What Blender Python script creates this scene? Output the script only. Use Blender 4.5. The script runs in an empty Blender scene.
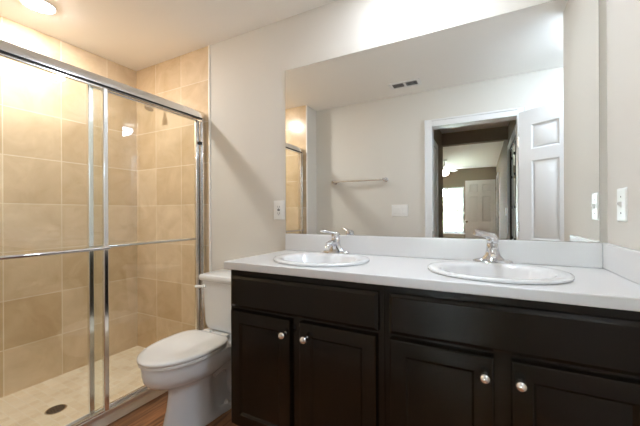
import bpy, bmesh, math
from mathutils import Vector, Matrix
from mathutils.geometry import tessellate_polygon

S = bpy.context.scene
COL = S.collection
PI = math.pi

# ------------------------------------------------------------------ camera
cam_d = bpy.data.cameras.new('camera')
cam = bpy.data.objects.new('camera', cam_d)
COL.objects.link(cam)
cam_d.sensor_fit = 'HORIZONTAL'
cam_d.sensor_width = 36.0
cam_d.lens = 311.5 / 640 * 36.0
cam_d.shift_y = 1.28 / 640
cam_d.clip_start = 0.02
cam.matrix_world = (Matrix.Translation((0, -1.6883, 1.1707)) @ Matrix.Rotation(0.4817, 4, 'Z')
                    @ Matrix.Rotation(PI / 2, 4, 'X') @ Matrix.Rotation(-0.0048, 4, 'Z'))
S.camera = cam

# ------------------------------------------------------------------ world, exposure
W = bpy.data.worlds.new('world')
S.world = W
W.use_nodes = True
_bg = W.node_tree.nodes['Background']
_bg.inputs['Color'].default_value = (0.76, 0.89, 1.0, 1)
_bg.inputs['Strength'].default_value = 11.0
S.view_settings.view_transform = 'Standard'
S.view_settings.look = 'None'
S.view_settings.gamma = 1.0
S.view_settings.use_curve_mapping = False
S.view_settings.exposure = 2.22
S.cycles.use_denoising = True
S.cycles.max_bounces = 14
S.cycles.diffuse_bounces = 8
S.cycles.glossy_bounces = 8
S.cycles.transmission_bounces = 8
S.cycles.transparent_max_bounces = 16
S.cycles.sample_clamp_indirect = 6.0

WARM_LAMP = ((1.0, 0.97, 0.95), 98.0)      # the lamp over the shower
VANITY_LAMP = ((0.90, 0.975, 1.08), 46.0)    # the lamp over the vanity
RECESS_LAMP = ((0.74, 0.90, 1.10), 12.0)    # the lamp in the recess by the door
FAN_LAMP = ((1.0, 0.93, 0.82), 9.0)


# ------------------------------------------------------------------ materials
def lin(r, g, b):
    f = lambda c: (c / 255 / 12.92) if c / 255 <= 0.04045 else ((c / 255 + 0.055) / 1.055) ** 2.4
    return (f(r), f(g), f(b), 1)


def mat(name, color, rough=0.5, metal=0.0, coat=0.0, noise=0.0, nscale=20, bump=0.0, bscale=200, spec=0.5):
    m = bpy.data.materials.new(name)
    m.use_nodes = True
    nt = m.node_tree
    b = nt.nodes['Principled BSDF']
    b.inputs['Base Color'].default_value = color
    b.inputs['Roughness'].default_value = rough
    b.inputs['Metallic'].default_value = metal
    b.inputs['Coat Weight'].default_value = coat
    b.inputs['Specular IOR Level'].default_value = spec
    tc = nt.nodes.new('ShaderNodeTexCoord')
    if noise:
        n = nt.nodes.new('ShaderNodeTexNoise')
        n.inputs['Scale'].default_value = nscale
        n.inputs['Detail'].default_value = 4
        nt.links.new(tc.outputs['Object'], n.inputs['Vector'])
        mx = nt.nodes.new('ShaderNodeMix')
        mx.data_type = 'RGBA'
        mx.inputs[6].default_value = tuple(c * (1 - noise) for c in color[:3]) + (1,)
        mx.inputs[7].default_value = tuple(min(1, c * (1 + noise)) for c in color[:3]) + (1,)
        nt.links.new(n.outputs['Fac'], mx.inputs[0])
        nt.links.new(mx.outputs[2], b.inputs['Base Color'])
    if bump:
        n2 = nt.nodes.new('ShaderNodeTexNoise')
        n2.inputs['Scale'].default_value = bscale
        nt.links.new(tc.outputs['Object'], n2.inputs['Vector'])
        bp = nt.nodes.new('ShaderNodeBump')
        bp.inputs['Strength'].default_value = bump
        bp.inputs['Distance'].default_value = 0.001
        nt.links.new(n2.outputs['Fac'], bp.inputs['Height'])
        nt.links.new(bp.outputs['Normal'], b.inputs['Normal'])
    return m


def emit_mat(name, color, strength):
    m = bpy.data.materials.new(name)
    m.use_nodes = True
    nt = m.node_tree
    nt.nodes.clear()
    e = nt.nodes.new('ShaderNodeEmission')
    e.inputs['Color'].default_value = (*color, 1)
    e.inputs['Strength'].default_value = strength
    o = nt.nodes.new('ShaderNodeOutputMaterial')
    nt.links.new(e.outputs[0], o.inputs[0])
    return m


def tile_mat(name, ua, va, size, off, c1, c2, grout, gw, rough, vein=0.5, height=None, brick_off=0.0):
    """square tiles in the plane of two world axes (0 x, 1 y, 2 z)"""
    m = bpy.data.materials.new(name)
    m.use_nodes = True
    nt = m.node_tree
    b = nt.nodes['Principled BSDF']
    b.inputs['Roughness'].default_value = rough
    tc = nt.nodes.new('ShaderNodeTexCoord')
    sp = nt.nodes.new('ShaderNodeSeparateXYZ')
    nt.links.new(tc.outputs['Object'], sp.inputs[0])
    cb = nt.nodes.new('ShaderNodeCombineXYZ')
    for k, a in enumerate((ua, va)):
        s = nt.nodes.new('ShaderNodeMath')
        s.operation = 'SUBTRACT'
        nt.links.new(sp.outputs[a], s.inputs[0])
        s.inputs[1].default_value = off[k]
        nt.links.new(s.outputs[0], cb.inputs[k])
    br = nt.nodes.new('ShaderNodeTexBrick')
    br.offset = brick_off
    br.squash = 1
    br.inputs['Scale'].default_value = 1
    br.inputs['Brick Width'].default_value = size
    br.inputs['Row Height'].default_value = height or size
    br.inputs['Mortar Size'].default_value = gw
    br.inputs['Mortar Smooth'].default_value = 0.1
    br.inputs['Color1'].default_value = c1
    br.inputs['Color2'].default_value = c2
    br.inputs['Mortar'].default_value = grout
    nt.links.new(cb.outputs[0], br.inputs['Vector'])
    n = nt.nodes.new('ShaderNodeTexNoise')
    n.inputs['Scale'].default_value = 5
    n.inputs['Detail'].default_value = 7
    n.inputs['Roughness'].default_value = 0.62
    n.inputs['Distortion'].default_value = 0.8
    nt.links.new(tc.outputs['Object'], n.inputs['Vector'])
    rp = nt.nodes.new('ShaderNodeValToRGB')
    rp.color_ramp.elements[0].position = 0.3
    rp.color_ramp.elements[0].color = (1 - 0.42 * vein, 1 - 0.50 * vein, 1 - 0.64 * vein, 1)
    rp.color_ramp.elements[1].position = 0.7
    rp.color_ramp.elements[1].color = (1, 1, 1, 1)
    nt.links.new(n.outputs['Fac'], rp.inputs[0])
    mx = nt.nodes.new('ShaderNodeMix')
    mx.data_type = 'RGBA'
    mx.blend_type = 'MULTIPLY'
    mx.inputs[0].default_value = 1
    nt.links.new(br.outputs['Color'], mx.inputs[6])
    nt.links.new(rp.outputs['Color'], mx.inputs[7])
    nt.links.new(mx.outputs[2], b.inputs['Base Color'])
    bp = nt.nodes.new('ShaderNodeBump')
    bp.invert = True
    bp.inputs['Strength'].default_value = 0.4
    bp.inputs['Distance'].default_value = 0.002
    nt.links.new(br.outputs['Fac'], bp.inputs['Height'])
    nt.links.new(bp.outputs['Normal'], b.inputs['Normal'])
    return m


def wood_mat(name):
    m = bpy.data.materials.new(name)
    m.use_nodes = True
    nt = m.node_tree
    b = nt.nodes['Principled BSDF']
    b.inputs['Roughness'].default_value = 0.35
    tc = nt.nodes.new('ShaderNodeTexCoord')
    mp = nt.nodes.new('ShaderNodeMapping')
    mp.inputs['Rotation'].default_value = (0, 0, PI / 2)
    nt.links.new(tc.outputs['Object'], mp.inputs[0])
    br = nt.nodes.new('ShaderNodeTexBrick')
    br.offset = 0.37
    br.inputs['Scale'].default_value = 1
    br.inputs['Brick Width'].default_value = 1.2
    br.inputs['Row Height'].default_value = 0.16
    br.inputs['Mortar Size'].default_value = 0.0015
    br.inputs['Color1'].default_value = lin(205, 146, 104)
    br.inputs['Color2'].default_value = lin(165, 124, 92)
    br.inputs['Mortar'].default_value = lin(45, 28, 18)
    nt.links.new(mp.outputs[0], br.inputs['Vector'])
    mp2 = nt.nodes.new('ShaderNodeMapping')
    mp2.inputs['Scale'].default_value = (22, 1.6, 1)
    nt.links.new(tc.outputs['Object'], mp2.inputs[0])
    n = nt.nodes.new('ShaderNodeTexNoise')
    n.inputs['Scale'].default_value = 1.6
    n.inputs['Detail'].default_value = 6
    n.inputs['Distortion'].default_value = 1.2
    nt.links.new(mp2.outputs[0], n.inputs['Vector'])
    rp = nt.nodes.new('ShaderNodeValToRGB')
    rp.color_ramp.elements[0].position = 0.32
    rp.color_ramp.elements[0].color = (0.38, 0.34, 0.32, 1)
    rp.color_ramp.elements[1].position = 0.68
    rp.color_ramp.elements[1].color = (1.1, 1.05, 1.0, 1)
    nt.links.new(n.outputs['Fac'], rp.inputs[0])
    mx = nt.nodes.new('ShaderNodeMix')
    mx.data_type = 'RGBA'
    mx.blend_type = 'MULTIPLY'
    mx.inputs[0].default_value = 1
    nt.links.new(br.outputs['Color'], mx.inputs[6])
    nt.links.new(rp.outputs['Color'], mx.inputs[7])
    nt.links.new(mx.outputs[2], b.inputs['Base Color'])
    return m


def espresso_mat(name):
    m = bpy.data.materials.new(name)
    m.use_nodes = True
    nt = m.node_tree
    b = nt.nodes['Principled BSDF']
    b.inputs['Roughness'].default_value = 0.22
    b.inputs['Specular IOR Level'].default_value = 0.3
    tc = nt.nodes.new('ShaderNodeTexCoord')
    mp = nt.nodes.new('ShaderNodeMapping')
    mp.inputs['Scale'].default_value = (60, 60, 4)
    nt.links.new(tc.outputs['Object'], mp.inputs[0])
    n = nt.nodes.new('ShaderNodeTexNoise')
    n.inputs['Scale'].default_value = 1.0
    n.inputs['Detail'].default_value = 5
    nt.links.new(mp.outputs[0], n.inputs['Vector'])
    rp = nt.nodes.new('ShaderNodeValToRGB')
    rp.color_ramp.elements[0].position = 0.3
    rp.color_ramp.elements[0].color = lin(22, 16, 8)
    rp.color_ramp.elements[1].position = 0.75
    rp.color_ramp.elements[1].color = lin(27, 20, 10)
    nt.links.new(n.outputs['Fac'], rp.inputs[0])
    nt.links.new(rp.outputs['Color'], b.inputs['Base Color'])
    return m


def glass_mat(name, tint=(0.97, 0.99, 0.98), gain=1.0):
    """thin clear pane: straight-through transmission plus fresnel reflection"""
    m = bpy.data.materials.new(name)
    m.use_nodes = True
    nt = m.node_tree
    nt.nodes.clear()
    t = nt.nodes.new('ShaderNodeBsdfTransparent')
    t.inputs[0].default_value = (*tint, 1)
    g = nt.nodes.new('ShaderNodeBsdfGlossy')
    g.inputs['Roughness'].default_value = 0.0
    g.inputs['Color'].default_value = (gain, gain, gain, 1)
    geo = nt.nodes.new('ShaderNodeNewGeometry')
    dt = nt.nodes.new('ShaderNodeVectorMath')
    dt.operation = 'DOT_PRODUCT'
    nt.links.new(geo.outputs['Normal'], dt.inputs[0])
    nt.links.new(geo.outputs['Incoming'], dt.inputs[1])

    def op(kind, a, b=None):
        q = nt.nodes.new('ShaderNodeMath')
        q.operation = kind
        for i, v in enumerate((a, b)):
            if v is None:
                continue
            if isinstance(v, (int, float)):
                q.inputs[i].default_value = v
            else:
                nt.links.new(v, q.inputs[i])
        return q.outputs[0]
    c = op('ABSOLUTE', dt.outputs['Value'])
    f = op('ADD', op('MULTIPLY', op('POWER', op('SUBTRACT', 1.0, c), 5.0), 0.96), 0.04)
    mx = nt.nodes.new('ShaderNodeMixShader')
    nt.links.new(f, mx.inputs[0])
    nt.links.new(t.outputs[0], mx.inputs[1])
    nt.links.new(g.outputs[0], mx.inputs[2])
    o = nt.nodes.new('ShaderNodeOutputMaterial')
    nt.links.new(mx.outputs[0], o.inputs[0])
    return m


M = {}
M['wall'] = mat('wall_paint', lin(219, 215, 207), 0.85, bump=0.15, bscale=350)
M['hallwall'] = mat('hall_wall_paint', lin(150, 136, 116), 0.85, bump=0.15, bscale=350)
M['ceil'] = mat('ceiling_paint', lin(244, 242, 238), 0.9, bump=0.2, bscale=250)
M['trim'] = mat('white_trim_paint', lin(236, 236, 236), 0.4)
M['tileX'] = tile_mat('beige_tile_side', 1, 2, 0.3125, (-0.242, 0.0), lin(226, 206, 177), lin(209, 184, 149), lin(236, 223, 200), 0.003, 0.22)
M['tileY'] = tile_mat('beige_tile_end', 0, 2, 0.3125, (-1.815, 0.0), lin(226, 206, 177), lin(209, 184, 149), lin(236, 223, 200), 0.003, 0.22)
M['mosaic'] = tile_mat('cream_mosaic', 0, 1, 0.052, (-1.9, 0.0), lin(240, 228, 206), lin(230, 213, 184), lin(238, 228, 210), 0.003, 0.4, 0.3, 0.052, 0.0)
M['curbtile'] = mat('cream_stone', lin(246, 240, 226), 0.3, noise=0.05, nscale=14)
M['edge'] = mat('white_edge_trim', lin(240, 236, 228), 0.4)
M['wood'] = wood_mat('wood_plank_floor')
M['espresso'] = espresso_mat('espresso_wood')
M['dark'] = mat('dark_toe_kick', lin(20, 16, 12), 0.6)
M['counter'] = mat('white_cultured_marble', lin(229, 230, 231), 0.22, noise=0.01, nscale=8)
M['china'] = mat('white_vitreous_china', lin(236, 238, 240), 0.07, coat=0.3)
M['seat'] = mat('white_plastic_seat', lin(242, 241, 238), 0.16)
M['chrome'] = mat('polished_chrome', (0.66, 0.66, 0.68, 1), 0.07, 1.0)
M['alu'] = mat('bright_aluminium', (0.86, 0.86, 0.86, 1), 0.16, 1.0)
M['brushed'] = mat('brushed_aluminium', (0.84, 0.83, 0.82, 1), 0.38, 1.0)
M['nickel'] = mat('satin_nickel', (0.88, 0.85, 0.81, 1), 0.22, 1.0)
M['mirror'] = mat('mirror_silver', (0.93, 0.945, 0.935, 1), 0.0, 1.0)
M['mirroredge'] = mat('mirror_edge', lin(150, 152, 145), 0.25, 0.5)
M['glass'] = glass_mat('clear_glass')
M['plate'] = mat('white_plate_plastic', lin(240, 240, 238), 0.3)
M['slot'] = mat('dark_slot', lin(112, 114, 120), 0.6)
M['grille'] = mat('vent_shadow', lin(70, 72, 76), 0.7)
M['drain'] = mat('drain_metal', lin(120, 108, 92), 0.35, 0.8)
M['black'] = mat('black_metal', lin(24, 22, 20), 0.4, 0.3)
M['gasket'] = mat('gasket_and_shadow_dark', lin(30, 28, 26), 0.5)  # also colours the painted shadow strip below the shower header
M['warm'] = emit_mat('shower_lamp_glow', *WARM_LAMP)
M['vlamp'] = emit_mat('vanity_lamp_glow', *VANITY_LAMP)
M['rlamp'] = emit_mat('recess_lamp_glow', *RECESS_LAMP)
M['flamp'] = emit_mat('fan_lamp_glow', *FAN_LAMP)
M['leaf'] = mat('leaf_green', lin(120, 140, 90), 0.6, noise=0.3, nscale=6)
M['bark'] = mat('bark', lin(110, 90, 72), 0.8)
M['grass'] = mat('lawn', lin(172, 176, 158), 0.9, noise=0.2, nscale=3)


# ------------------------------------------------------------------ mesh helpers
def box(bm, x0, x1, y0, y1, z0, z1):
    v = [bm.verts.new(p) for p in ((x0, y0, z0), (x1, y0, z0), (x1, y1, z0), (x0, y1, z0),
                                   (x0, y0, z1), (x1, y0, z1), (x1, y1, z1), (x0, y1, z1))]
    for f in ((3, 2, 1, 0), (4, 5, 6, 7), (0, 1, 5, 4), (1, 2, 6, 5), (2, 3, 7, 6), (3, 0, 4, 7)):
        bm.faces.new([v[i] for i in f])


def loft(bm, rings, cap0=True, cap1=True, closed=True):
    vs = [[bm.verts.new(p) for p in r] for r in rings]
    n = len(vs[0])
    for a, b in zip(vs[:-1], vs[1:]):
        for i in range(n if closed else n - 1):
            j = (i + 1) % n
            bm.faces.new((a[i], a[j], b[j], b[i]))
    if cap0:
        bm.faces.new(list(reversed(vs[0])))
    if cap1:
        bm.faces.new(vs[-1])


def tube(bm, path, radii, seg=16, cap=True, squash=None):
    """round tube along a path of points"""
    path = [Vector(p) for p in path]
    if not isinstance(radii, (list, tuple)):
        radii = [radii] * len(path)
    rings = []
    up = None
    for i, p in enumerate(path):
        t = (path[min(i + 1, len(path) - 1)] - path[max(i - 1, 0)]).normalized()
        if up is None:
            up = Vector((0, 0, 1)) if abs(t.z) < 0.9 else Vector((1, 0, 0))
        a = t.cross(up).normalized()
        b = a.cross(t).normalized()
        up = b
        sq = squash or (1, 1)
        rings.append([p + (a * math.cos(q) * sq[0] + b * math.sin(q) * sq[1]) * radii[i]
                      for q in [2 * PI * k / seg for k in range(seg)]])
    loft(bm, rings, cap, cap)


def lathe(bm, prof, c=(0, 0, 0), axis='z', seg=32, cap=True, sx=1, sy=1):
    """profile of (radius, height) turned round an axis"""
    rings = []
    for r, h in prof:
        ring = []
        for k in range(seg):
            q = 2 * PI * k / seg
            a, b = r * math.cos(q) * sx, r * math.sin(q) * sy
            if axis == 'z':
                p = (c[0] + a, c[1] + b, c[2] + h)
            elif axis == 'y':
                p = (c[0] + a, c[1] + h, c[2] - b)
            else:
                p = (c[0] + h, c[1] + a, c[2] + b)
            ring.append(p)
        rings.append(ring)
    loft(bm, rings, cap, cap)


def link(name, bm, m, parent=None, bevel=0.0, smooth=35, seg=2, origin=None):
    """one mesh object from a bmesh whose coordinates are those of its parent's origin frame"""
    bmesh.ops.remove_doubles(bm, verts=bm.verts, dist=1e-6)
    bmesh.ops.recalc_face_normals(bm, faces=bm.faces)
    if smooth:
        for f in bm.faces:
            f.smooth = True
        for e in bm.edges:
            if len(e.link_faces) != 2 or e.calc_face_angle(0) > math.radians(smooth):
                e.smooth = False
    if origin is not None:
        bmesh.ops.translate(bm, verts=bm.verts, vec=-Vector(origin))
    me = bpy.data.meshes.new(name)
    bm.to_mesh(me)
    bm.free()
    o = bpy.data.objects.new(name, me)
    COL.objects.link(o)
    if origin is not None:
        o.location = origin
    me.materials.append(m)
    if parent:
        o.parent = parent
    if bevel:
        bv = o.modifiers.new('bevel', 'BEVEL')
        bv.width = bevel
        bv.segments = seg
        bv.limit_method = 'ANGLE'
        bv.angle_limit = math.radians(40)
        bv.harden_normals = False
    return o


def B(*boxes):
    bm = bmesh.new()
    for b in boxes:
        box(bm, *b)
    return bm


def tag(o, label, cat, group=None, kind=None):
    o['label'] = label
    o['category'] = cat
    if group:
        o['group'] = group
    if kind:
        o['kind'] = kind
    return o


def thing(name, label, cat, loc=(0, 0, 0), rotz=0.0, group=None, kind=None):
    o = bpy.data.objects.new(name, None)
    COL.objects.link(o)
    o.location = loc
    o.rotation_euler = (0, 0, rotz)
    o.empty_display_size = 0.05
    return tag(o, label, cat, group, kind)


def struct(name, bm, m, label, cat, bevel=0.0, smooth=35):
    return tag(link(name, bm, m, None, bevel, smooth), label, cat, kind='structure')


def dup(root, loc, label=None, rotz=None):
    r = root.copy()
    COL.objects.link(r)
    r.location = loc
    if rotz is not None:
        r.rotation_euler = (0, 0, rotz)
    if label:
        r['label'] = label
    for ch in list(root.children):
        c = ch.copy()
        COL.objects.link(c)
        c.parent = r
        for g in list(ch.children):
            d = g.copy()
            COL.objects.link(d)
            d.parent = c
    return r


# ------------------------------------------------------------------ setting: dimensions
H = 2.44           # ceiling
XS = -2.705        # tiled long wall of the shower
XT = -1.812        # where the tile ends
YE = -1.467        # tiled end wall of the shower
YF = -1.702        # wall with the doorway
XR = 0.456          # right wall
YW = -0.79         # where the right wall ends
X2 = 1.50          # far side of the recess
DX0, DX1, DZ = -0.461, 0.283, 2.065   # doorway
T = 0.12
HX0, HX1 = -0.57, 0.33   # hall
YH = -3.6                # end of hall
YB = -8.0                # far bedroom wall
BX0 = -3.2

# floors
struct('floor', B((-1.87, X2 + T, YF - T, 0.0, -0.1, 0.0)), M['wood'], 'brown wood plank floor of the bathroom', 'floor')
struct('floor_bedroom', B((BX0, HX1 + T + 0.9, YB - T, YF - T, -0.1, 0.0)), M['wood'], 'brown wood floor of the hall and bedroom in the mirror', 'floor')
struct('floor_shower', B((XS, -1.905, YE, 0.0, -0.1, 0.02)), M['mosaic'], 'cream mosaic floor of the shower', 'floor')
struct('ceiling', B((XS - T, X2 + T, YB - T, T, H, H + 0.1), (BX0 - T, XS - T, YB - T, YF - T, H, H + 0.1)), M['ceil'], 'plain white painted ceiling', 'ceiling')

# walls of the bathroom
struct('wall_back', B((XT, X2 + T, 0.0, T, -0.1, H)), M['wall'], 'beige wall behind the toilet and the mirror', 'wall')
struct('wall_right', B((XR, X2 + T, YW, 0.0, 0.0, H)), M['wall'], 'pale wall at the right end of the counter', 'wall')
struct('wall_recess', B((X2, X2 + T, YF, YW, 0.0, H)), M['wall'], 'side wall of the recess behind the open door', 'wall')
struct('wall_front', B((XT - T, DX0 - 0.018, YF - T, YF, 0, H), (DX1 + 0.018, X2 + T, YF - T, YF, 0, H),
                       (DX0 - 0.018, DX1 + 0.018, YF - T, YF, DZ + 0.018, H)), M['wall'],
       'beige wall with the doorway and towel bar in the mirror', 'wall')
struct('wall_shower_side', B((XS - T, XS, YE - T, T, -0.1, H)), M['tileX'], 'long beige tiled wall of the shower', 'wall')
struct('wall_shower_back', B((XS, XT, 0.0, T, -0.1, H)), M['tileY'], 'beige tiled shower wall beside the toilet', 'wall')
struct('wall_shower_end', B((XS, XT, YE - 0.012, YE, 0.0, H)), M['tileY'], 'beige tiled shower end wall in the mirror', 'wall')
struct('wall_shower_return', B((XS, XT, YF, YE - 0.012, 0.0, H)), M['wall'], 'painted return wall beside the shower end in the mirror', 'wall')
struct('trim_1', B((XT - 0.004, XT + 0.009, -0.010, 0.0, 0.0, H)), M['edge'], 'white edge strip where the tile meets the painted wall', 'trim', 0.002)
struct('trim_2', B((XT - 0.006, XT + 0.006, YE - 0.012, YE + 0.008, 0.0, H)), M['edge'], 'white edge strip at the shower end wall in the mirror', 'trim', 0.002)
struct('trim_3', B((-1.975, -1.862, YE, 0.0, -0.05, 0.058)), M['curbtile'], 'low cream shower curb under the sliding doors', 'curb', 0.004)
struct('baseboard_back', B((XT + 0.01, -1.108, -0.014, 0.0, 0.0, 0.10)), M['trim'], 'white baseboard behind the toilet', 'baseboard', 0.004)
struct('baseboard_front', B((XT + 0.001, DX0 - 0.078, YF, YF + 0.014, 0.0, 0.10)), M['trim'], 'white baseboard below the towel bar', 'baseboard', 0.004)

# hall and bedroom beyond the doorway
struct('wall_hall_left', B((HX0 - T, HX0, YH, YF - T, 0, H)), M['hallwall'], 'tan left wall of the hall beyond the doorway', 'wall')
struct('wall_hall_right', B((HX1, HX1 + T, YB, -7.42, 0, H), (HX1, HX1 + T, -6.62, -3.36, 0, H), (HX1, HX1 + T, -1.88, YF - T, 0, H),
                            (HX1, HX1 + T, -7.42, -6.62, 2.06, H), (HX1, HX1 + T, -3.36, -1.88, 2.06, H)),
       M['hallwall'], 'tan right wall of the hall and bedroom in the mirror', 'wall')
struct('wall_hall_header', B((HX0, HX1, YH - T, YH, 2.25, H)), M['hallwall'], 'dropped header where the hall opens to the bedroom', 'wall')
struct('wall_bedroom_near', B((BX0, HX0, YH - T, YH, 0, H)), M['hallwall'], 'tan near wall of the bedroom', 'wall')
struct('wall_bedroom_left', B((BX0 - T, BX0, YB - T, YH, 0, H)), M['hallwall'], 'tan left wall of the bedroom', 'wall')
WX0, WX1, WZ0, WZ1 = -1.45, -0.465, 0.62, 1.93
struct('wall_bedroom_far', B((BX0, WX0, YB - T, YB, 0, H), (WX1, HX1 + T, YB - T, YB, 0, H), (WX0, WX1, YB - T, YB, 0, WZ0), (WX0, WX1, YB - T, YB, WZ1, H)),
       M['hallwall'], 'tan far bedroom wall around the window in the mirror', 'wall')
struct('wall_closet', B((HX1 + T + 0.5, HX1 + T + 0.62, -3.6, -1.83, 0, H), (HX1 + T, HX1 + T + 0.5, -3.6, -3.5, 0, H), (HX1 + T + 0.0, HX1 + T + 0.62, -7.6, -6.5, 0, 0.001),
                        (HX1 + T + 0.8, HX1 + T + 0.9, -7.6, -6.4, 0, H), (HX1 + T, HX1 + T + 0.8, -7.6, -7.5, 0, H), (HX1 + T, HX1 + T + 0.8, -6.5, -6.4, 0, H)),
       M['hallwall'], 'walls behind the closet and bedroom doorway openings', 'wall')

# bedroom window
w = thing('window_1', 'bright bedroom window with two sashes seen in the mirror', 'window', (0, 0, 0), kind='structure')
link('window_frame', B((WX0, WX0 + 0.05, YB - 0.09, YB - 0.03, WZ0, WZ1), (WX1 - 0.05, WX1, YB - 0.09, YB - 0.03, WZ0, WZ1),
                       (WX0 + 0.05, WX1 - 0.05, YB - 0.09, YB - 0.03, WZ0, WZ0 + 0.05), (WX0 + 0.05, WX1 - 0.05, YB - 0.09, YB - 0.03, WZ1 - 0.05, WZ1)), M['trim'], w, 0.004)
link('meeting_rail', B((WX0 + 0.05, WX1 - 0.05, YB - 0.085, YB - 0.035, 1.235, 1.28)), M['trim'], w, 0.004)
link('window_sill', B((WX0 - 0.03, WX1 + 0.03, YB - 0.03, YB + 0.05, WZ0 - 0.03, WZ0)), M['trim'], w, 0.004)
link('pane', B((WX0 + 0.05, WX1 - 0.05, YB - 0.07, YB - 0.066, WZ0 + 0.05, 1.235)), M['glass'], w)
link('pane', B((WX0 + 0.05, WX1 - 0.05, YB - 0.056, YB - 0.052, 1.28, WZ1 - 0.05)), M['glass'], w)


# doorway casing and jamb
def casing(bm, axis, a0, a1, z1, face, out, cw=0.07, ct=0.016, jamb=None):
    """moulded casing round an opening; axis is the direction along the wall"""
    lo, hi = sorted((face, face + out * ct))
    lo2, hi2 = sorted((face, face + out * (ct + 0.008)))
    for s0, s1, q0, q1 in ((a0 - cw, a0 + 0.0, lo, hi), (a0 - cw, a0 - cw + 0.018, lo2, hi2), (a1, a1 + cw, lo, hi), (a1 + cw - 0.018, a1 + cw, lo2, hi2)):
        top = z1 + cw
        if axis == 'x':
            box(bm, s0, s1, q0, q1, 0, top)
        else:
            box(bm, q0, q1, s0, s1, 0, top)
    for z0, zz, q0, q1 in ((z1, z1 + cw, lo, hi), (z1 + cw - 0.018, z1 + cw, lo2, hi2)):
        if axis == 'x':
            box(bm, a0 - 0.001, a1 + 0.001, q0, q1, z0, zz)
        else:
            box(bm, q0, q1, a0 - 0.001, a1 + 0.001, z0, zz)


t = thing('trim_4', 'white moulded door casing round the bathroom doorway in the mirror', 'door casing', (0, 0, 0), kind='structure')
bm = bmesh.new()
casing(bm, 'x', DX0, DX1, DZ, YF, 1)
casing(bm, 'x', DX0, DX1, DZ, YF - T, -1)
link('casing', bm, M['trim'], t, 0.003)
link('jamb', B((DX0 - 0.018, DX0, YF - T, YF, 0, DZ), (DX1, DX1 + 0.018, YF - T, YF, 0, DZ), (DX0 - 0.018, DX1 + 0.018, YF - T, YF, DZ, DZ + 0.018)), M['trim'], t)
link('strike_plate', B((DX0, DX0 + 0.002, YF - 0.05, YF - 0.015, 0.92, 0.99)), M['black'], t)


# six-panel doors, built along +x from the hinge, face towards +y and -y
def panel_door(root, wid, hei, th=0.035, base=0.012):
    bm = bmesh.new()
    st, mid = 0.105 * wid / 0.74, 0.10 * wid / 0.74
    rails = [(0, 0.23), (0.80, 0.95), (1.62, 1.72), (1.93, hei)]
    zs = [(z0 + base if z0 == 0 else z0, z1) for z0, z1 in rails]
    for x0, x1 in ((0, st), (wid / 2 - mid / 2, wid / 2 + mid / 2), (wid - st, wid)):
        box(bm, x0, x1, -th / 2, th / 2, base, hei)
    cols = ((st, wid / 2 - mid / 2), (wid / 2 + mid / 2, wid - st))
    for x0, x1 in cols:
        for z0, z1 in zs:
            box(bm, x0, x1, -th / 2, th / 2, z0, z1)
        for (a0, a1), (b0, b1) in zip(zs[:-1], zs[1:]):
            z0, z1 = a1, b0
            box(bm, x0, x1, -th / 2 + 0.009, th / 2 - 0.009, z0, z1)
            for s in (-1, 1):     # sloped sticking and raised field
                y0, y1, y2 = s * th / 2, s * (th / 2 - 0.009), s * (th / 2 - 0.002)
                r = lambda g, y: [(x0 + g, y, z0 + g), (x1 - g, y, z0 + g), (x1 - g, y, z1 - g), (x0 + g, y, z1 - g)]
                loft(bm, [r(0, y0), r(0.012, y1), r(0.022, y1), r(0.04, y2)], False, True)
    link('slab', bm, M['trim'], root, 0)


def lever_knob(root, x, z, th=0.035):
    bm = bmesh.new()
    for s in (-1, 1):
        lathe(bm, [(0.03, s * th / 2), (0.03, s * (th / 2 + 0.006)), (0.012, s * (th / 2 + 0.01)), (0.012, s * (th / 2 + 0.03)),
                   (0.026, s * (th / 2 + 0.045)), (0.026, s * (th / 2 + 0.055)), (0.012, s * (th / 2 + 0.066))], (x, 0, z), 'y', 20)
    link('door_knob', bm, M['nickel'], root)


def hinges(root, zs, x=-0.004, m='black'):
    for z in zs:
        bm = bmesh.new()
        lathe(bm, [(0.008, -0.045), (0.008, 0.045)], (x, 0.018, z), 'z', 12)
        box(bm, x, x + 0.006, -0.015, 0.018, z - 0.045, z + 0.045)
        link('hinge', bm, M[m], root)


d = thing('door_1', 'white six-panel bathroom door standing open into the recess', 'door', (0.295, -1.60, 0), math.radians(36), kind='structure')
panel_door(d, 0.735, 2.06)
lever_knob(d, 0.68, 0.96)
hinges(d, (0.25, 1.05, 1.8), m='nickel')

d = thing('door_2', 'white six-panel bedroom door open beside the far window', 'door', (0.288, -7.44, 0), PI, kind='structure')
panel_door(d, 0.70, 2.04)
hinges(d, (0.25, 1.05, 1.8), -0.012)
lever_knob(d, 0.67, 0.96)

bm = bmesh.new()
casing(bm, 'y', -7.40, -6.64, 2.05, HX1, -1)
struct('trim_5', bm, M['trim'], 'white casing round the far bedroom doorway', 'door casing', 0.003)
bm = bmesh.new()
casing(bm, 'y', -3.36, -1.88, 2.05, HX1, -1, 0.055)
struct('trim_6', bm, M['trim'], 'white casing round the mirrored hall closet', 'door casing', 0.003)
bm = bmesh.new()
casing(bm, 'y', -2.85, -2.05, 2.05, HX0, 1)
struct('trim_7', bm, M['trim'], 'white casing of the door on the left of the hall', 'door casing', 0.003)
d = thing('door_3', 'white flat door closed in the left hall wall', 'door', (HX0, -2.45, 0), 0, kind='structure')
link('slab', B((0.001, 0.012, -0.398, 0.398, 0.012, 2.04)), M['trim'], d, 0.003)

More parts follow.
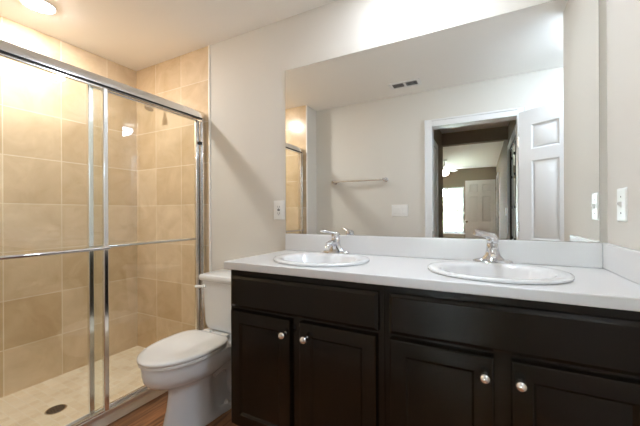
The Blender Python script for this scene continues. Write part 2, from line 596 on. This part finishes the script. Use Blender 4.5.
# mirrored closet door with clips
d = thing('door_4', 'pale glass closet door with dark clips on the right of the hall', 'door', (HX1 + 0.004, -2.62, 0), 0, kind='structure')
link('frame', B((0, 0.03, -0.738, -0.71, 0.01, 2.045), (0, 0.03, 0.72, 0.738, 0.01, 2.045), (0.004, 0.024, -0.008, 0.008, 0.01, 2.045), (0, 0.03, -0.738, 0.738, 0.01, 0.04), (0, 0.03, -0.738, 0.738, 2.02, 2.045)), M['gasket'], d, 0.003)
link('mirror_glass', B((0.008, 0.02, -0.72, 0.72, 0.04, 2.02)), mat('green_mirror', (0.78, 0.90, 0.84, 1), 0.02, 1.0), d)
for y in (-0.55, -0.15, 0.25, 0.55):
    for z in (0.45, 0.85, 1.25, 1.65, 1.9):
        bm = bmesh.new()
        lathe(bm, [(0.020, 0.009), (0.018, 0.002), (0.008, -0.002)], (0, y, z), 'x', 12)
        link('clip', bm, M['black'], d)

# ------------------------------------------------------------------ outside the bedroom window
struct('ground_outside', B((-9, 6, -22, YB - T, -0.3, -0.2)), M['grass'], 'pale lawn outside the bedroom window', 'lawn')
import random
random.seed(5)
tr = thing('tree', 'leafy tree outside the bedroom window', 'tree', (-1.6, -13.0, -0.2))
bm = bmesh.new()
tube(bm, [(0, 0, 0), (0.05, 0, 1.2), (-0.05, 0.1, 2.4)], [0.12, 0.09, 0.05], 8)
for k in range(5):
    a = k * 1.3
    tube(bm, [(0, 0, 1.3 + 0.15 * k), (0.5 * math.cos(a), 0.5 * math.sin(a), 2.0 + 0.15 * k)], [0.04, 0.015], 6)
link('trunk', bm, M['bark'], tr)
bm = bmesh.new()
for k in range(420):
    p = Vector((random.gauss(0, 0.75), random.gauss(0, 0.6), random.gauss(1.9, 0.55)))
    s = random.uniform(0.05, 0.11)
    u = Vector((random.gauss(0, 1), random.gauss(0, 1), random.gauss(0, 1))).normalized()
    v = u.orthogonal().normalized()
    w_ = u.cross(v)
    q = [bm.verts.new(p + x) for x in (v * s, w_ * s * 0.5, -v * s, -w_ * s * 0.5)]
    bm.faces.new(q)
link('foliage', bm, M['leaf'], tr, smooth=0)


# ------------------------------------------------------------------ lamps in the ceiling
def can_light(loc, m, label, group='recessed ceiling lights'):
    r = thing('recessed_light', label, 'light', loc, group=group)
    bm = bmesh.new()
    lathe(bm, [(0.085, 0.0), (0.085, -0.004), (0.079, -0.008), (0.065, -0.006), (0.062, -0.002), (0.062, 0.0)], (0, 0, 0), 'z', 40)
    link('trim_ring', bm, M['trim'], r)
    bm = bmesh.new()
    lathe(bm, [(0.061, -0.0025), (0.060, -0.008), (0.052, -0.014), (0.03, -0.017), (0.004, -0.018)], (0, 0, 0), 'z', 40)
    link('lens', bm, m, r)
    return r


can_light((-2.36, -0.81, H), M['warm'], 'glowing recessed ceiling light over the shower')
can_light((-0.29, -0.28, H), M['vlamp'], 'recessed ceiling light over the vanity, its reflection in the shower glass')
dm = thing('dome_light', 'flush dome ceiling light in the recess behind the open door', 'light', (0.84, -0.985, H))
bm = bmesh.new()
lathe(bm, [(0.17, 0.0), (0.17, -0.018), (0.158, -0.022), (0.10, -0.022)], (0, 0, 0), 'z', 40)
link('base', bm, M['trim'], dm)
bm = bmesh.new()
lathe(bm, [(0.150, -0.023), (0.147, -0.05), (0.125, -0.08), (0.08, -0.102), (0.03, -0.112), (0.004, -0.113)], (0, 0, 0), 'z', 40)
link('diffuser', bm, M['rlamp'], dm)

# air vent in the ceiling
v = thing('air_vent', 'white ceiling air vent with dark slots in the mirror', 'vent', (-0.67, -1.41, H))
link('frame', B((-0.15, 0.15, -0.075, -0.052, -0.008, 0), (-0.15, 0.15, 0.052, 0.075, -0.008, 0), (-0.15, -0.118, -0.052, 0.052, -0.008, 0),
                (0.118, 0.15, -0.052, 0.052, -0.008, 0), (-0.011, 0.011, -0.052, 0.052, -0.008, 0)), M['trim'], v, 0.002)
link('backing', B((-0.118, -0.011, -0.052, 0.052, -0.002, 0), (0.011, 0.118, -0.052, 0.052, -0.002, 0)), M['grille'], v)
for x0, x1 in ((-0.118, -0.011), (0.011, 0.118)):
    for k in range(4):
        y = -0.036 + 0.024 * k
        bm = bmesh.new()
        loft(bm, [[(x, y - 0.006, -0.0035), (x, y + 0.004, -0.0075), (x, y + 0.005, -0.0065), (x, y - 0.005, -0.0025)] for x in (x0, x1)])
        link('slat', bm, M['trim'], v, smooth=0)

# ------------------------------------------------------------------ shower
en = thing('shower_door_frame', 'polished metal frame of the sliding shower doors: header, jambs and track', 'shower frame', (-1.885, 0, 0))
bm = bmesh.new()
prof = [(-0.03, 1.893), (-0.03, 1.935), (-0.02, 1.946), (0.012, 1.946), (0.024, 1.940), (0.030, 1.928), (0.030, 1.893), (0.026, 1.893), (0.026, 1.90), (-0.026, 1.90), (-0.026, 1.893)]
loft(bm, [[(x, y, z) for x, z in prof] for y in (0.0, YE)])
link('header', bm, M['alu'], en)
for y0, y1 in ((-0.028, 0.0), (YE, YE + 0.028)):
    link('jamb', B((-0.03, 0.03, y0, y1, 0.058, 1.893)), M['alu'], en, 0.003)
link('track', B((-0.032, 0.032, YE + 0.028, -0.028, 0.058, 0.064), (0.026, 0.032, YE + 0.028, -0.028, 0.064, 0.082), (-0.032, -0.026, YE + 0.028, -0.028, 0.064, 0.088), (-0.003, 0.003, YE + 0.028, -0.028, 0.064, 0.078)), M['brushed'], en, 0.001)
link('gasket', B((-0.012, -0.007, -0.031, -0.028, 0.09, 1.88)), M['gasket'], en)
link('header_shadow_strip', B((0.019, 0.026, YE + 0.029, -0.029, 1.8845, 1.8935)), M['gasket'], en)  # dark strip standing in for the shadow line under the header
link('bumper', B((-0.018, 0.012, -0.04, -0.031, 1.70, 1.72)), M['gasket'], en)


def shower_panel(x, y0, y1, barside, label):
    """a framed glass leaf from y0 (near) to y1; towel bar on one side of the glass"""
    r = thing('sliding_shower_door', label, 'shower door', (x, y0, 0.066), group='sliding glass shower doors')
    L = y1 - y0
    h = 1.815
    link('glass_pane', B((-0.003, 0.003, 0.012, L - 0.012, 0.02, h - 0.005)), M['glass'], r)
    for a, b in ((0, 0.026), (L - 0.026, L)):
        link('stile', B((-0.011, 0.011, a, b, 0.0, h)), M['alu'], r, 0.004)
    link('rail', B((-0.010, 0.010, 0.026, L - 0.026, 0.0, 0.028)), M['alu'], r, 0.003)
    link('rail', B((-0.010, 0.010, 0.026, L - 0.026, h - 0.010, h)), M['alu'], r, 0.003)
    bx = barside * 0.034
    z = 0.990 - 0.066
    bm = bmesh.new()
    tube(bm, [(bx, 0.012, z), (bx, L - 0.012, z)], 0.0095, 16)
    tb = link('towel_bar', bm, M['chrome'], r)
    for y in (0.013, L - 0.013):
        bm = bmesh.new()
        tube(bm, [(barside * 0.010, y, z), (bx + barside * 0.004, y, z)], 0.008, 12)
        link('bracket', bm, M['chrome'], tb)
    return r


shower_panel(-1.868, -1.436, -0.690, 1, 'outer sliding glass shower door with a towel bar, at the left of the photo')
shower_panel(-1.897, -0.776, -0.036, -1, 'inner sliding glass shower door beside the toilet')

sh = thing('shower_fixture', 'small chrome shower head high on the tiled wall behind the header', 'shower head', (-2.33, 0, 2.09))
bm = bmesh.new()
lathe(bm, [(0.03, 0.0), (0.028, -0.006), (0.012, -0.012)], (0, 0, 0), 'y', 24)
link('flange', bm, M['chrome'], sh)
bm = bmesh.new()
tube(bm, [(0, -0.004, 0), (0, -0.06, 0.004), (0, -0.095, -0.006), (0, -0.115, -0.028)], 0.009, 12)
link('arm', bm, M['chrome'], sh)
bm = bmesh.new()
dirv = Vector((0, -0.35, -0.94)).normalized()
p0 = Vector((0, -0.113, -0.024))
tube(bm, [p0, p0 + dirv * 0.012, p0 + dirv * 0.02, p0 + dirv * 0.055, p0 + dirv * 0.062], [0.011, 0.013, 0.016, 0.034, 0.033], 20)
link('head', bm, M['chrome'], sh)

dr = thing('shower_drain', 'round metal drain in the cream shower floor', 'drain', (-2.245, -0.78, 0.02))
bm = bmesh.new()
lathe(bm, [(0.052, 0.0), (0.052, 0.003), (0.046, 0.004), (0.046, 0.002), (0.0, 0.002)][:4], (0, 0, 0), 'z', 32, cap=False)
link('rim', bm, M['nickel'], dr)
bm = bmesh.new()
lathe(bm, [(0.046, 0.0005), (0.046, 0.0025)], (0, 0, 0), 'z', 32)
link('grate', bm, M['drain'], dr)
bm = bmesh.new()
for rr, nn in ((0.036, 14), (0.024, 9), (0.012, 5)):
    for k in range(nn):
        q = 2 * PI * k / nn
        lathe(bm, [(0.0042, 0.0024), (0.0042, 0.0028)], (rr * math.cos(q), rr * math.sin(q), 0), 'z', 8)
link('holes', bm, M['gasket'], dr)


# ------------------------------------------------------------------ vanity cabinets
def knob(parent, x, z, y):
    bm = bmesh.new()
    prof = [(0.0095, 0.0), (0.008, -0.004), (0.0062, -0.010), (0.0075, -0.014)]
    prof += [(0.0165 * math.cos(a), -0.026 - 0.0145 * math.sin(a)) for a in [-0.95 + (0.95 + PI / 2 - 0.08) * k / 9 for k in range(10)]]
    lathe(bm, prof, (x, y, z), 'y', 24)
    link('knob', bm, M['nickel'], parent)


def cab_door(root, x0, x1, z0, z1, yb, kx):
    th, st = 0.02, 0.058
    yf = yb - th
    bm = bmesh.new()
    q = lambda g, y: [(x0 + g, y, z0 + g), (x1 - g, y, z0 + g), (x1 - g, y, z1 - g), (x0 + g, y, z1 - g)]
    loft(bm, [q(0, yb), q(0, yf + 0.005), q(0.0015, yf + 0.0018), q(0.006, yf), q(st - 0.004, yf), q(st, yf + 0.003), q(st, yb)], False, False)
    d = link('door', bm, M['espresso'], root, smooth=20)
    bm = bmesh.new()
    a0, a1, c0, c1 = x0 + st, x1 - st, z0 + st, z1 - st
    r = lambda g, y: [(a0 + g, y, c0 + g), (a1 - g, y, c0 + g), (a1 - g, y, c1 - g), (a0 + g, y, c1 - g)]
    loft(bm, [r(0.0, yf + 0.003), r(0.007, yf + 0.010), r(0.012, yf + 0.010)], False, True)
    link('panel', bm, M['espresso'], d, smooth=20)
    knob(d, kx, z1 - 0.060, yf)


def vanity(x0, x1, doors, drawer, label, endgap):
    r = thing('vanity_cabinet', label, 'cabinet', (x0, 0, 0), group='vanity cabinets')
    L = x1 - x0
    yf = -0.53
    zt = 0.903
    s = 0.018
    bm = bmesh.new()
    box(bm, 0, s, yf + 0.02, -0.006, 0.125, zt)
    box(bm, L - s, L, yf + 0.02, -0.006, 0.125, zt)
    box(bm, s, L - s, yf + 0.02, -0.006, 0.125, 0.143)
    box(bm, s, L - s, -0.014, -0.006, 0.143, zt)
    link('carcass', bm, M['espresso'], r)
    bm = bmesh.new()
    st = 0.03
    box(bm, 0, st, yf, yf + 0.02, 0.145, zt)
    box(bm, L - st, L, yf, yf + 0.02, 0.145, zt)
    dm = (doors[0][1] + doors[1][0]) / 2 - x0
    box(bm, st, L - st, yf, yf + 0.02, 0.145, 0.185)
    box(bm, dm - 0.035, dm + 0.035, yf, yf + 0.02, 0.185, 0.69)
    box(bm, st, L - st, yf, yf + 0.02, 0.69, 0.75)
    box(bm, st, L - st, yf, yf + 0.02, 0.855, zt)
    link('face_frame', bm, M['espresso'], r)
    link('toe_kick', B((0.0, L, -0.46, -0.448, 0.0, 0.125)), M['dark'], r)
    bm = bmesh.new()
    a0, a1, c0, c1 = drawer[0] - x0, drawer[1] - x0, 0.727, 0.875
    rr = lambda g, y: [(a0 + g, y, c0 + g), (a1 - g, y, c0 + g), (a1 - g, y, c1 - g), (a0 + g, y, c1 - g)]
    loft(bm, [rr(0, yf - 0.0005), rr(0, yf - 0.012), rr(0.004, yf - 0.014), rr(0.013, yf - 0.021)], True, True)
    link('drawer_front', bm, M['espresso'], r, smooth=15)
    for (p, q, kx) in doors:
        cab_door(r, p - x0, q - x0, 0.160, 0.709, yf - 0.0005, kx - x0)
    return r


vanity(-1.102, -0.332, ((-1.088, -0.748, -0.770), (-0.700, -0.360, -0.662)), (-1.092, -0.353),
       'left dark espresso vanity cabinet beside the toilet', 0)
vanity(-0.330, 0.446, ((-0.308, 0.030, 0.004), (0.078, 0.425, 0.101)), (-0.310, 0.428),
       'right dark espresso vanity cabinet against the right wall', 0)

# countertop with two oval holes
SK = ((-0.722, -0.302), (0.037, -0.302))
SA, SB = 0.252, 0.222
ct = thing('countertop', 'white vanity countertop with backsplash and two round sinks', 'countertop', (-0.34, -0.28, 0.905))
ox, oy, oz = ct.location
bm = bmesh.new()
outer = [(-1.127, -0.556), (XR, -0.556), (XR, 0.0), (-1.127, 0.0)]
holes = [[(cx + 0.215 * math.cos(2 * PI * k / 48), cy + 0.185 * math.sin(2 * PI * k / 48)) for k in range(48)] for cx, cy in SK]
polys = [outer] + [list(reversed(h)) for h in holes]
flat = [p for pl in polys for p in pl]
tris = tessellate_polygon([[Vector((x, y, 0)) for x, y in pl] for pl in polys])
top = [bm.verts.new((x - ox, y - oy, 0.037)) for x, y in flat]
bot = [bm.verts.new((x - ox, y - oy, 0.0)) for x, y in flat]
for a, b, c in tris:
    bm.faces.new((top[a], top[b], top[c]))
    bm.faces.new((bot[c], bot[b], bot[a]))
k0 = 0
for pl in polys:
    n = len(pl)
    for i in range(n):
        a, b = k0 + i, k0 + (i + 1) % n
        bm.faces.new((top[a], bot[a], bot[b], top[b]))
    k0 += n
link('slab', bm, M['counter'], ct, 0.005, smooth=30, seg=3)
link('backsplash', B((-1.127 - ox, XR - 0.02 - ox, -0.02 - oy, -oy, 0.037, 0.1427)), M['counter'], ct, 0.004)
link('side_splash', B((XR - 0.02 - ox, XR - ox, -0.55 - oy, -oy, 0.037, 0.1427)), M['counter'], ct, 0.004)


# sinks
def sink(loc, label):
    r = thing('sink', label, 'sink', loc, group='vanity sinks')
    rings = []
    # (half width, half depth, centre y offset, z)
    for a, b, c, z in ((0.243, 0.213, 0, 0.0), (0.252, 0.222, 0, 0.003), (0.253, 0.223, 0, 0.009), (0.249, 0.219, 0, 0.013), (0.240, 0.210, 0, 0.0145),
                       (0.205, 0.168, -0.012, 0.012), (0.196, 0.158, -0.014, 0.008), (0.188, 0.150, -0.014, -0.004), (0.165, 0.130, -0.012, -0.075),
                       (0.120, 0.095, -0.008, -0.115), (0.05, 0.045, 0, -0.130), (0.022, 0.022, 0, -0.134),
                       (0.022, 0.022, 0, -0.142), (0.055, 0.05, 0, -0.138), (0.128, 0.103, -0.008, -0.123), (0.173, 0.138, -0.012, -0.078), (0.200, 0.166, -0.012, 0.0)):
        rings.append([(0.972 * a * math.cos(2 * PI * k / 64), c + 0.972 * b * math.sin(2 * PI * k / 64), z) for k in range(64)])
    bm = bmesh.new()
    loft(bm, rings, False, False)
    a, b = bm.verts[:64], None
    bm.verts.ensure_lookup_table()
    last = [bm.verts[16 * 64 + i] for i in range(64)]
    first = [bm.verts[i] for i in range(64)]
    for i in range(64):
        bm.faces.new((last[i], last[(i + 1) % 64], first[(i + 1) % 64], first[i]))
    link('basin', bm, M['china'], r, smooth=50)
    bm = bmesh.new()
    lathe(bm, [(0.024, -0.1325), (0.022, -0.1300), (0.010, -0.1295), (0.002, -0.1295)], (0, 0, 0), 'z', 24)
    link('drain_stopper', bm, M['chrome'], r)
    return r


sk = sink((SK[0][0], SK[0][1], 0.942), 'white oval drop-in sink at the left, nearer the toilet')
dup(sk, (SK[1][0], SK[1][1], 0.942), 'white oval drop-in sink at the right, nearer the right wall')


# faucets
def faucet(loc, label):
    r = thing('faucet', label, 'faucet', loc, group='chrome faucets')
    bm = bmesh.new()
    rings = []
    for g, z in ((1.0, 0.0), (1.0, 0.006), (0.94, 0.011), (0.80, 0.014)):
        ring = []
        for k in range(48):
            q = 2 * PI * k / 48
            c, s = math.cos(q), math.sin(q)
            x = math.copysign(abs(c) ** 0.75, c) * 0.079 * g
            y = math.copysign(abs(s) ** 0.8, s) * 0.029 * (g if g == 1 else g * 0.95)
            ring.append((x, y, z))
        rings.append(ring)
    loft(bm, rings)
    link('base_plate', bm, M['chrome'], r)
    bm = bmesh.new()
    rings = []
    for a, b, y, z in ((0.052, 0.027, 0, 0.008), (0.044, 0.026, 0, 0.018), (0.032, 0.025, -0.001, 0.032), (0.026, 0.0245, -0.003, 0.050),
                       (0.0245, 0.024, -0.004, 0.066), (0.0235, 0.0235, -0.004, 0.080), (0.020, 0.020, -0.004, 0.086)):
        rings.append([(a * math.cos(2 * PI * k / 32), y + b * math.sin(2 * PI * k / 32), z) for k in range(32)])
    loft(bm, rings)
    link('body', bm, M['chrome'], r)
    bm = bmesh.new()
    tube(bm, [(0, -0.008, 0.050), (0, -0.04, 0.060), (0, -0.075, 0.062), (0, -0.102, 0.056), (0, -0.116, 0.044)], [0.019, 0.017, 0.0145, 0.0135, 0.0125], 20, squash=(1.1, 0.9))
    sp = link('spout', bm, M['chrome'], r)
    bm = bmesh.new()
    tube(bm, [(0, -0.1155, 0.0445), (0, -0.121, 0.036)], [0.010, 0.010], 16)
    link('aerator', bm, M['nickel'], sp)
    bm = bmesh.new()
    lathe(bm, [(0.022, 0.0865), (0.0245, 0.092), (0.024, 0.104), (0.019, 0.114), (0.010, 0.119), (0.002, 0.120)], (0, -0.004, 0), 'z', 28)
    d = Vector((-0.80, -0.60, 0)).normalized()
    p = Vector((0, -0.004, 0.106))
    tube(bm, [p, p + d * 0.022 + Vector((0, 0, 0.008)), p + d * 0.05 + Vector((0, 0, 0.015)), p + d * 0.078 + Vector((0, 0, 0.020)), p + d * 0.088 + Vector((0, 0, 0.021))],
         [0.016, 0.0135, 0.011, 0.0115, 0.008], 16, squash=(1.25, 0.66))
    link('lever_handle', bm, M['chrome'], r)
    return r


fc = faucet((SK[0][0] - 0.004, -0.108, 0.9545), 'chrome single-lever faucet on the left sink')
dup(fc, (SK[1][0], -0.108, 0.9545), 'chrome single-lever faucet on the right sink')

# mirror
mr = thing('wall_mirror', 'large frameless wall mirror above the white counter', 'mirror', (-0.35, -0.001, 1.0485))
x0, x1, h = -1.1285 + 0.35, 0.43 + 0.35, 2.0999 - 1.0485
link('mirror_glass', B((x0 + 0.001, x1 - 0.001, -0.006, -0.005, 0.001, h - 0.001)), M['mirror'], mr, smooth=0)
link('backing', B((x0, x1, -0.005, 0.0, 0.0, h)), M['mirroredge'], mr, smooth=0)

# ------------------------------------------------------------------ toilet
tl = thing('toilet', 'white two-piece toilet with closed lid between shower and vanity', 'toilet', (-1.468, 0, 0))


def egg(w, yf, yb, z, n=48, p=1.0, yc=None, sq=0.72):
    """outline: half-ellipse in front, squarer behind"""
    c = yc if yc is not None else yb + (yf - yb) * 0.42
    pts = []
    for k in range(n):
        q = 2 * PI * k / n
        cs, sn = math.cos(q), math.sin(q)
        if sn <= 0:
            x = w * math.copysign(abs(cs) ** p, cs)
            y = c + (c - yf) * sn
        else:
            e = sq
            x = w * math.copysign(abs(cs) ** e, cs)
            y = c + (yb - c) * abs(sn) ** e
        pts.append((x, y, z))
    return pts


bm = bmesh.new()
loft(bm, [egg(0.106, -0.652, -0.10, 0.0), egg(0.109, -0.655, -0.10, 0.012), egg(0.105, -0.648, -0.10, 0.03), egg(0.098, -0.634, -0.10, 0.07),
          egg(0.092, -0.615, -0.10, 0.14), egg(0.090, -0.604, -0.10, 0.21), egg(0.093, -0.604, -0.10, 0.24), egg(0.106, -0.622, -0.09, 0.262),
          egg(0.138, -0.676, -0.08, 0.286), egg(0.162, -0.715, -0.07, 0.312), egg(0.173, -0.732, -0.06, 0.335), egg(0.177, -0.738, -0.06, 0.36), egg(0.180, -0.742, -0.06, 0.405), egg(0.176, -0.738, -0.06, 0.412)])
# recess the rear sides of the pedestal so the trapway reads
for v in bm.verts:
    x, y, z = v.co
    if y > -0.40 and z < 0.33 and z > 0.045 and abs(x) > 0.02:
        k = min(1, (y + 0.40) / 0.05) * min(1, (z - 0.045) / 0.03) * min(1, (0.33 - z) / 0.06)
        v.co.x *= 1 - 0.42 * k
link('bowl', bm, M['china'], tl, smooth=60)
bm = bmesh.new()
for s in (-1, 1):
    tube(bm, [(s * 0.052, -0.36, 0.24), (s * 0.056, -0.31, 0.27), (s * 0.058, -0.24, 0.26), (s * 0.058, -0.20, 0.19), (s * 0.055, -0.20, 0.11), (s * 0.05, -0.17, 0.03)],
         [0.034, 0.042, 0.046, 0.046, 0.044, 0.042], 16)
link('trapway', bm, M['china'], tl, smooth=60)
bm = bmesh.new()
loft(bm, [egg(0.118, -0.45, -0.085, 0.0), egg(0.118, -0.45, -0.085, 0.028), egg(0.108, -0.44, -0.09, 0.042)])
link('foot', bm, M['china'], tl, smooth=40)
for s in (-1, 1):
    bm = bmesh.new()
    lathe(bm, [(0.014, 0.0), (0.014, 0.008), (0.010, 0.017), (0.003, 0.020)], (s * 0.098, -0.29, 0.040), 'z', 16)
    link('bolt_cap', bm, M['seat'], tl)
bm = bmesh.new()
loft(bm, [egg(0.179, -0.743, -0.292, 0.414), egg(0.183, -0.748, -0.288, 0.417), egg(0.183, -0.748, -0.288, 0.428), egg(0.179, -0.744, -0.292, 0.432)])
link('seat', bm, M['seat'], tl, smooth=50)
bm = bmesh.new()
loft(bm, [egg(w, f, bk, z, sq=0.5, yc=-0.49) for w, f, bk, z in ((0.181, -0.750, -0.309, 0.4345), (0.185, -0.754, -0.305, 0.438), (0.185, -0.754, -0.305, 0.447), (0.180, -0.748, -0.309, 0.452), (0.160, -0.72, -0.33, 0.4545), (0.08, -0.60, -0.38, 0.456))])
link('lid', bm, M['seat'], tl, smooth=50)
for s in (-1, 1):
    bm = bmesh.new()
    tube(bm, [(s * 0.05, -0.276, 0.430), (s * 0.10, -0.276, 0.430)], 0.0165, 12)
    link('hinge', bm, M['seat'], tl)


def rrect(hw, y0, y1, z, r=0.035, n=6):
    pts = []
    for cx, cy, a0 in ((hw - r, y1 - r, 0), (-hw + r, y1 - r, PI / 2), (-hw + r, y0 + r, PI), (hw - r, y0 + r, 1.5 * PI)):
        for k in range(n + 1):
            q = a0 + PI / 2 * k / n
            pts.append((cx + r * math.cos(q), cy + r * math.sin(q), z))
    return pts


bm = bmesh.new()
loft(bm, [rrect(0.150, -0.195, -0.030, 0.413), rrect(0.172, -0.208, -0.028, 0.425), rrect(0.185, -0.213, -0.026, 0.46), rrect(0.205, -0.221, -0.022, 0.735)])
link('tank', bm, M['china'], tl, smooth=50)
bm = bmesh.new()
loft(bm, [rrect(0.210, -0.226, -0.020, 0.7355), rrect(0.219, -0.234, -0.015, 0.742), rrect(0.221, -0.236, -0.014, 0.762), rrect(0.216, -0.231, -0.017, 0.774), rrect(0.20, -0.215, -0.03, 0.778)])
link('tank_lid', bm, M['china'], tl, smooth=50)
bm = bmesh.new()
lathe(bm, [(0.013, -0.214), (0.013, -0.230), (0.008, -0.234)], (-0.165, 0, 0.700), 'y', 16)
tube(bm, [(-0.165, -0.232, 0.700), (-0.19, -0.236, 0.699), (-0.225, -0.236, 0.696)], [0.009, 0.009, 0.010], 12)
link('flush_lever', bm, M['seat'], tl)


# ------------------------------------------------------------------ wall plates
def plate(root, w, h):
    bm = bmesh.new()
    loft(bm, [[(sx * (w / 2 - g), y, sz * (h / 2 - g)) for sx, sz in ((-1, -1), (1, -1), (1, 1), (-1, 1))] for g, y in ((0, 0), (0, -0.003), (0.004, -0.006))])
    link('cover_plate', bm, M['plate'], root, smooth=20)


o = thing('wall_outlet', 'white outlet plate on the beige wall left of the mirror', 'outlet', (-1.183, 0, 1.20))
plate(o, 0.086, 0.124)
link('receptacle', B((-0.0175, 0.0175, -0.0085, -0.005, -0.035, 0.035)), M['plate'], o, 0.001)
for z in (0.021, -0.021):
    bm = B((-0.0085, -0.0055, -0.0092, -0.0084, z - 0.005, z + 0.005), (0.0055, 0.0085, -0.0092, -0.0084, z - 0.005, z + 0.005))
    lathe(bm, [(0.0028, -0.0084), (0.0028, -0.0092)], (0, 0, z - 0.010), 'y', 10)
    link('slots', bm, M['slot'], o)
link('reset_buttons', B((-0.009, 0.009, -0.0105, -0.0084, 0.001, 0.006), (-0.009, 0.009, -0.0105, -0.0084, -0.006, -0.001)), M['grille'], o)

o = thing('light_switch', 'single white switch plate on the wall right of the mirror', 'switch', (XR, -0.160, 1.20), -PI / 2)
plate(o, 0.082, 0.124)
bm = bmesh.new()
loft(bm, [[(-0.006, -0.005, -0.012), (0.006, -0.005, -0.012), (0.006, -0.005, 0.012), (-0.006, -0.005, 0.012)],
          [(-0.0045, -0.018, 0.004), (0.0045, -0.018, 0.004), (0.0045, -0.016, 0.011), (-0.0045, -0.016, 0.011)]])
link('toggle', bm, M['plate'], o, 0.001)
for z in (0.03, -0.03):
    bm = bmesh.new()
    lathe(bm, [(0.003, -0.0058), (0.003, -0.0068)], (0, 0, z), 'y', 10)
    link('screw', bm, M['grille'], o)

o = thing('light_switch', 'wide three-gang white switch plate beside the doorway in the mirror', 'switch', (-0.795, YF, 1.207), PI)
plate(o, 0.172, 0.126)
for x in (-0.046, 0, 0.046):
    link('rocker', B((x - 0.0165, x + 0.0165, -0.009, -0.005, -0.033, 0.033)), M['plate'], o, 0.002)
o = thing('light_switch', 'small switch plate on the hall wall past the closet', 'switch', (HX1, -4.1, 1.2), -PI / 2)
plate(o, 0.08, 0.124)
link('rocker', B((-0.0165, 0.0165, -0.009, -0.005, -0.033, 0.033)), M['plate'], o, 0.002)

# towel bar on the doorway wall
tb = thing('towel_bar', 'chrome towel bar on the beige wall in the mirror', 'towel bar', (-1.25, YF, 1.547))
for s in (-1, 1):
    bm = bmesh.new()
    lathe(bm, [(0.026, 0.0), (0.026, 0.006), (0.018, 0.012), (0.012, 0.030), (0.012, 0.050), (0.017, 0.058), (0.017, 0.078), (0.010, 0.084)], (s * 0.305, 0, 0), 'y', 24)
    link('post', bm, M['chrome'], tb)
bm = bmesh.new()
tube(bm, [(-0.30, 0.067, 0), (0.30, 0.067, 0)], 0.0115, 16)
link('bar', bm, M['alu'], tb)

# ceiling fan in the bedroom
fn = thing('ceiling_fan', 'white bedroom ceiling fan with a glowing lamp in the mirror', 'fan', (-0.80, -6.2, H))
bm = bmesh.new()
lathe(bm, [(0.07, 0.0), (0.06, -0.03), (0.014, -0.04), (0.014, -0.16)], (0, 0, 0), 'z', 24)
link('rod', bm, M['trim'], fn)
bm = bmesh.new()
lathe(bm, [(0.05, -0.15), (0.10, -0.17), (0.105, -0.24), (0.06, -0.265)], (0, 0, 0), 'z', 28)
link('motor', bm, M['trim'], fn)
bm = bmesh.new()
lathe(bm, [(0.055, -0.266), (0.095, -0.29), (0.10, -0.33), (0.07, -0.365), (0.01, -0.38)], (0, 0, 0), 'z', 28)
link('lamp_globe', bm, M['flamp'], fn)
for k in range(5):
    a = 2 * PI * k / 5 + 0.05
    ca, sa = math.cos(a), math.sin(a)
    bm = bmesh.new()
    R = lambda r, w_, z: (r * ca - w_ * sa, r * sa + w_ * ca, z)
    loft(bm, [[R(r, -w_, -0.215 - 0.012), R(r, w_, -0.215 + 0.012), R(r, w_, -0.207 + 0.012), R(r, -w_, -0.207 - 0.012)] for r, w_ in ((0.10, 0.03), (0.18, 0.055), (0.56, 0.065), (0.60, 0.045))])
    link('blade', bm, M['trim'], fn)
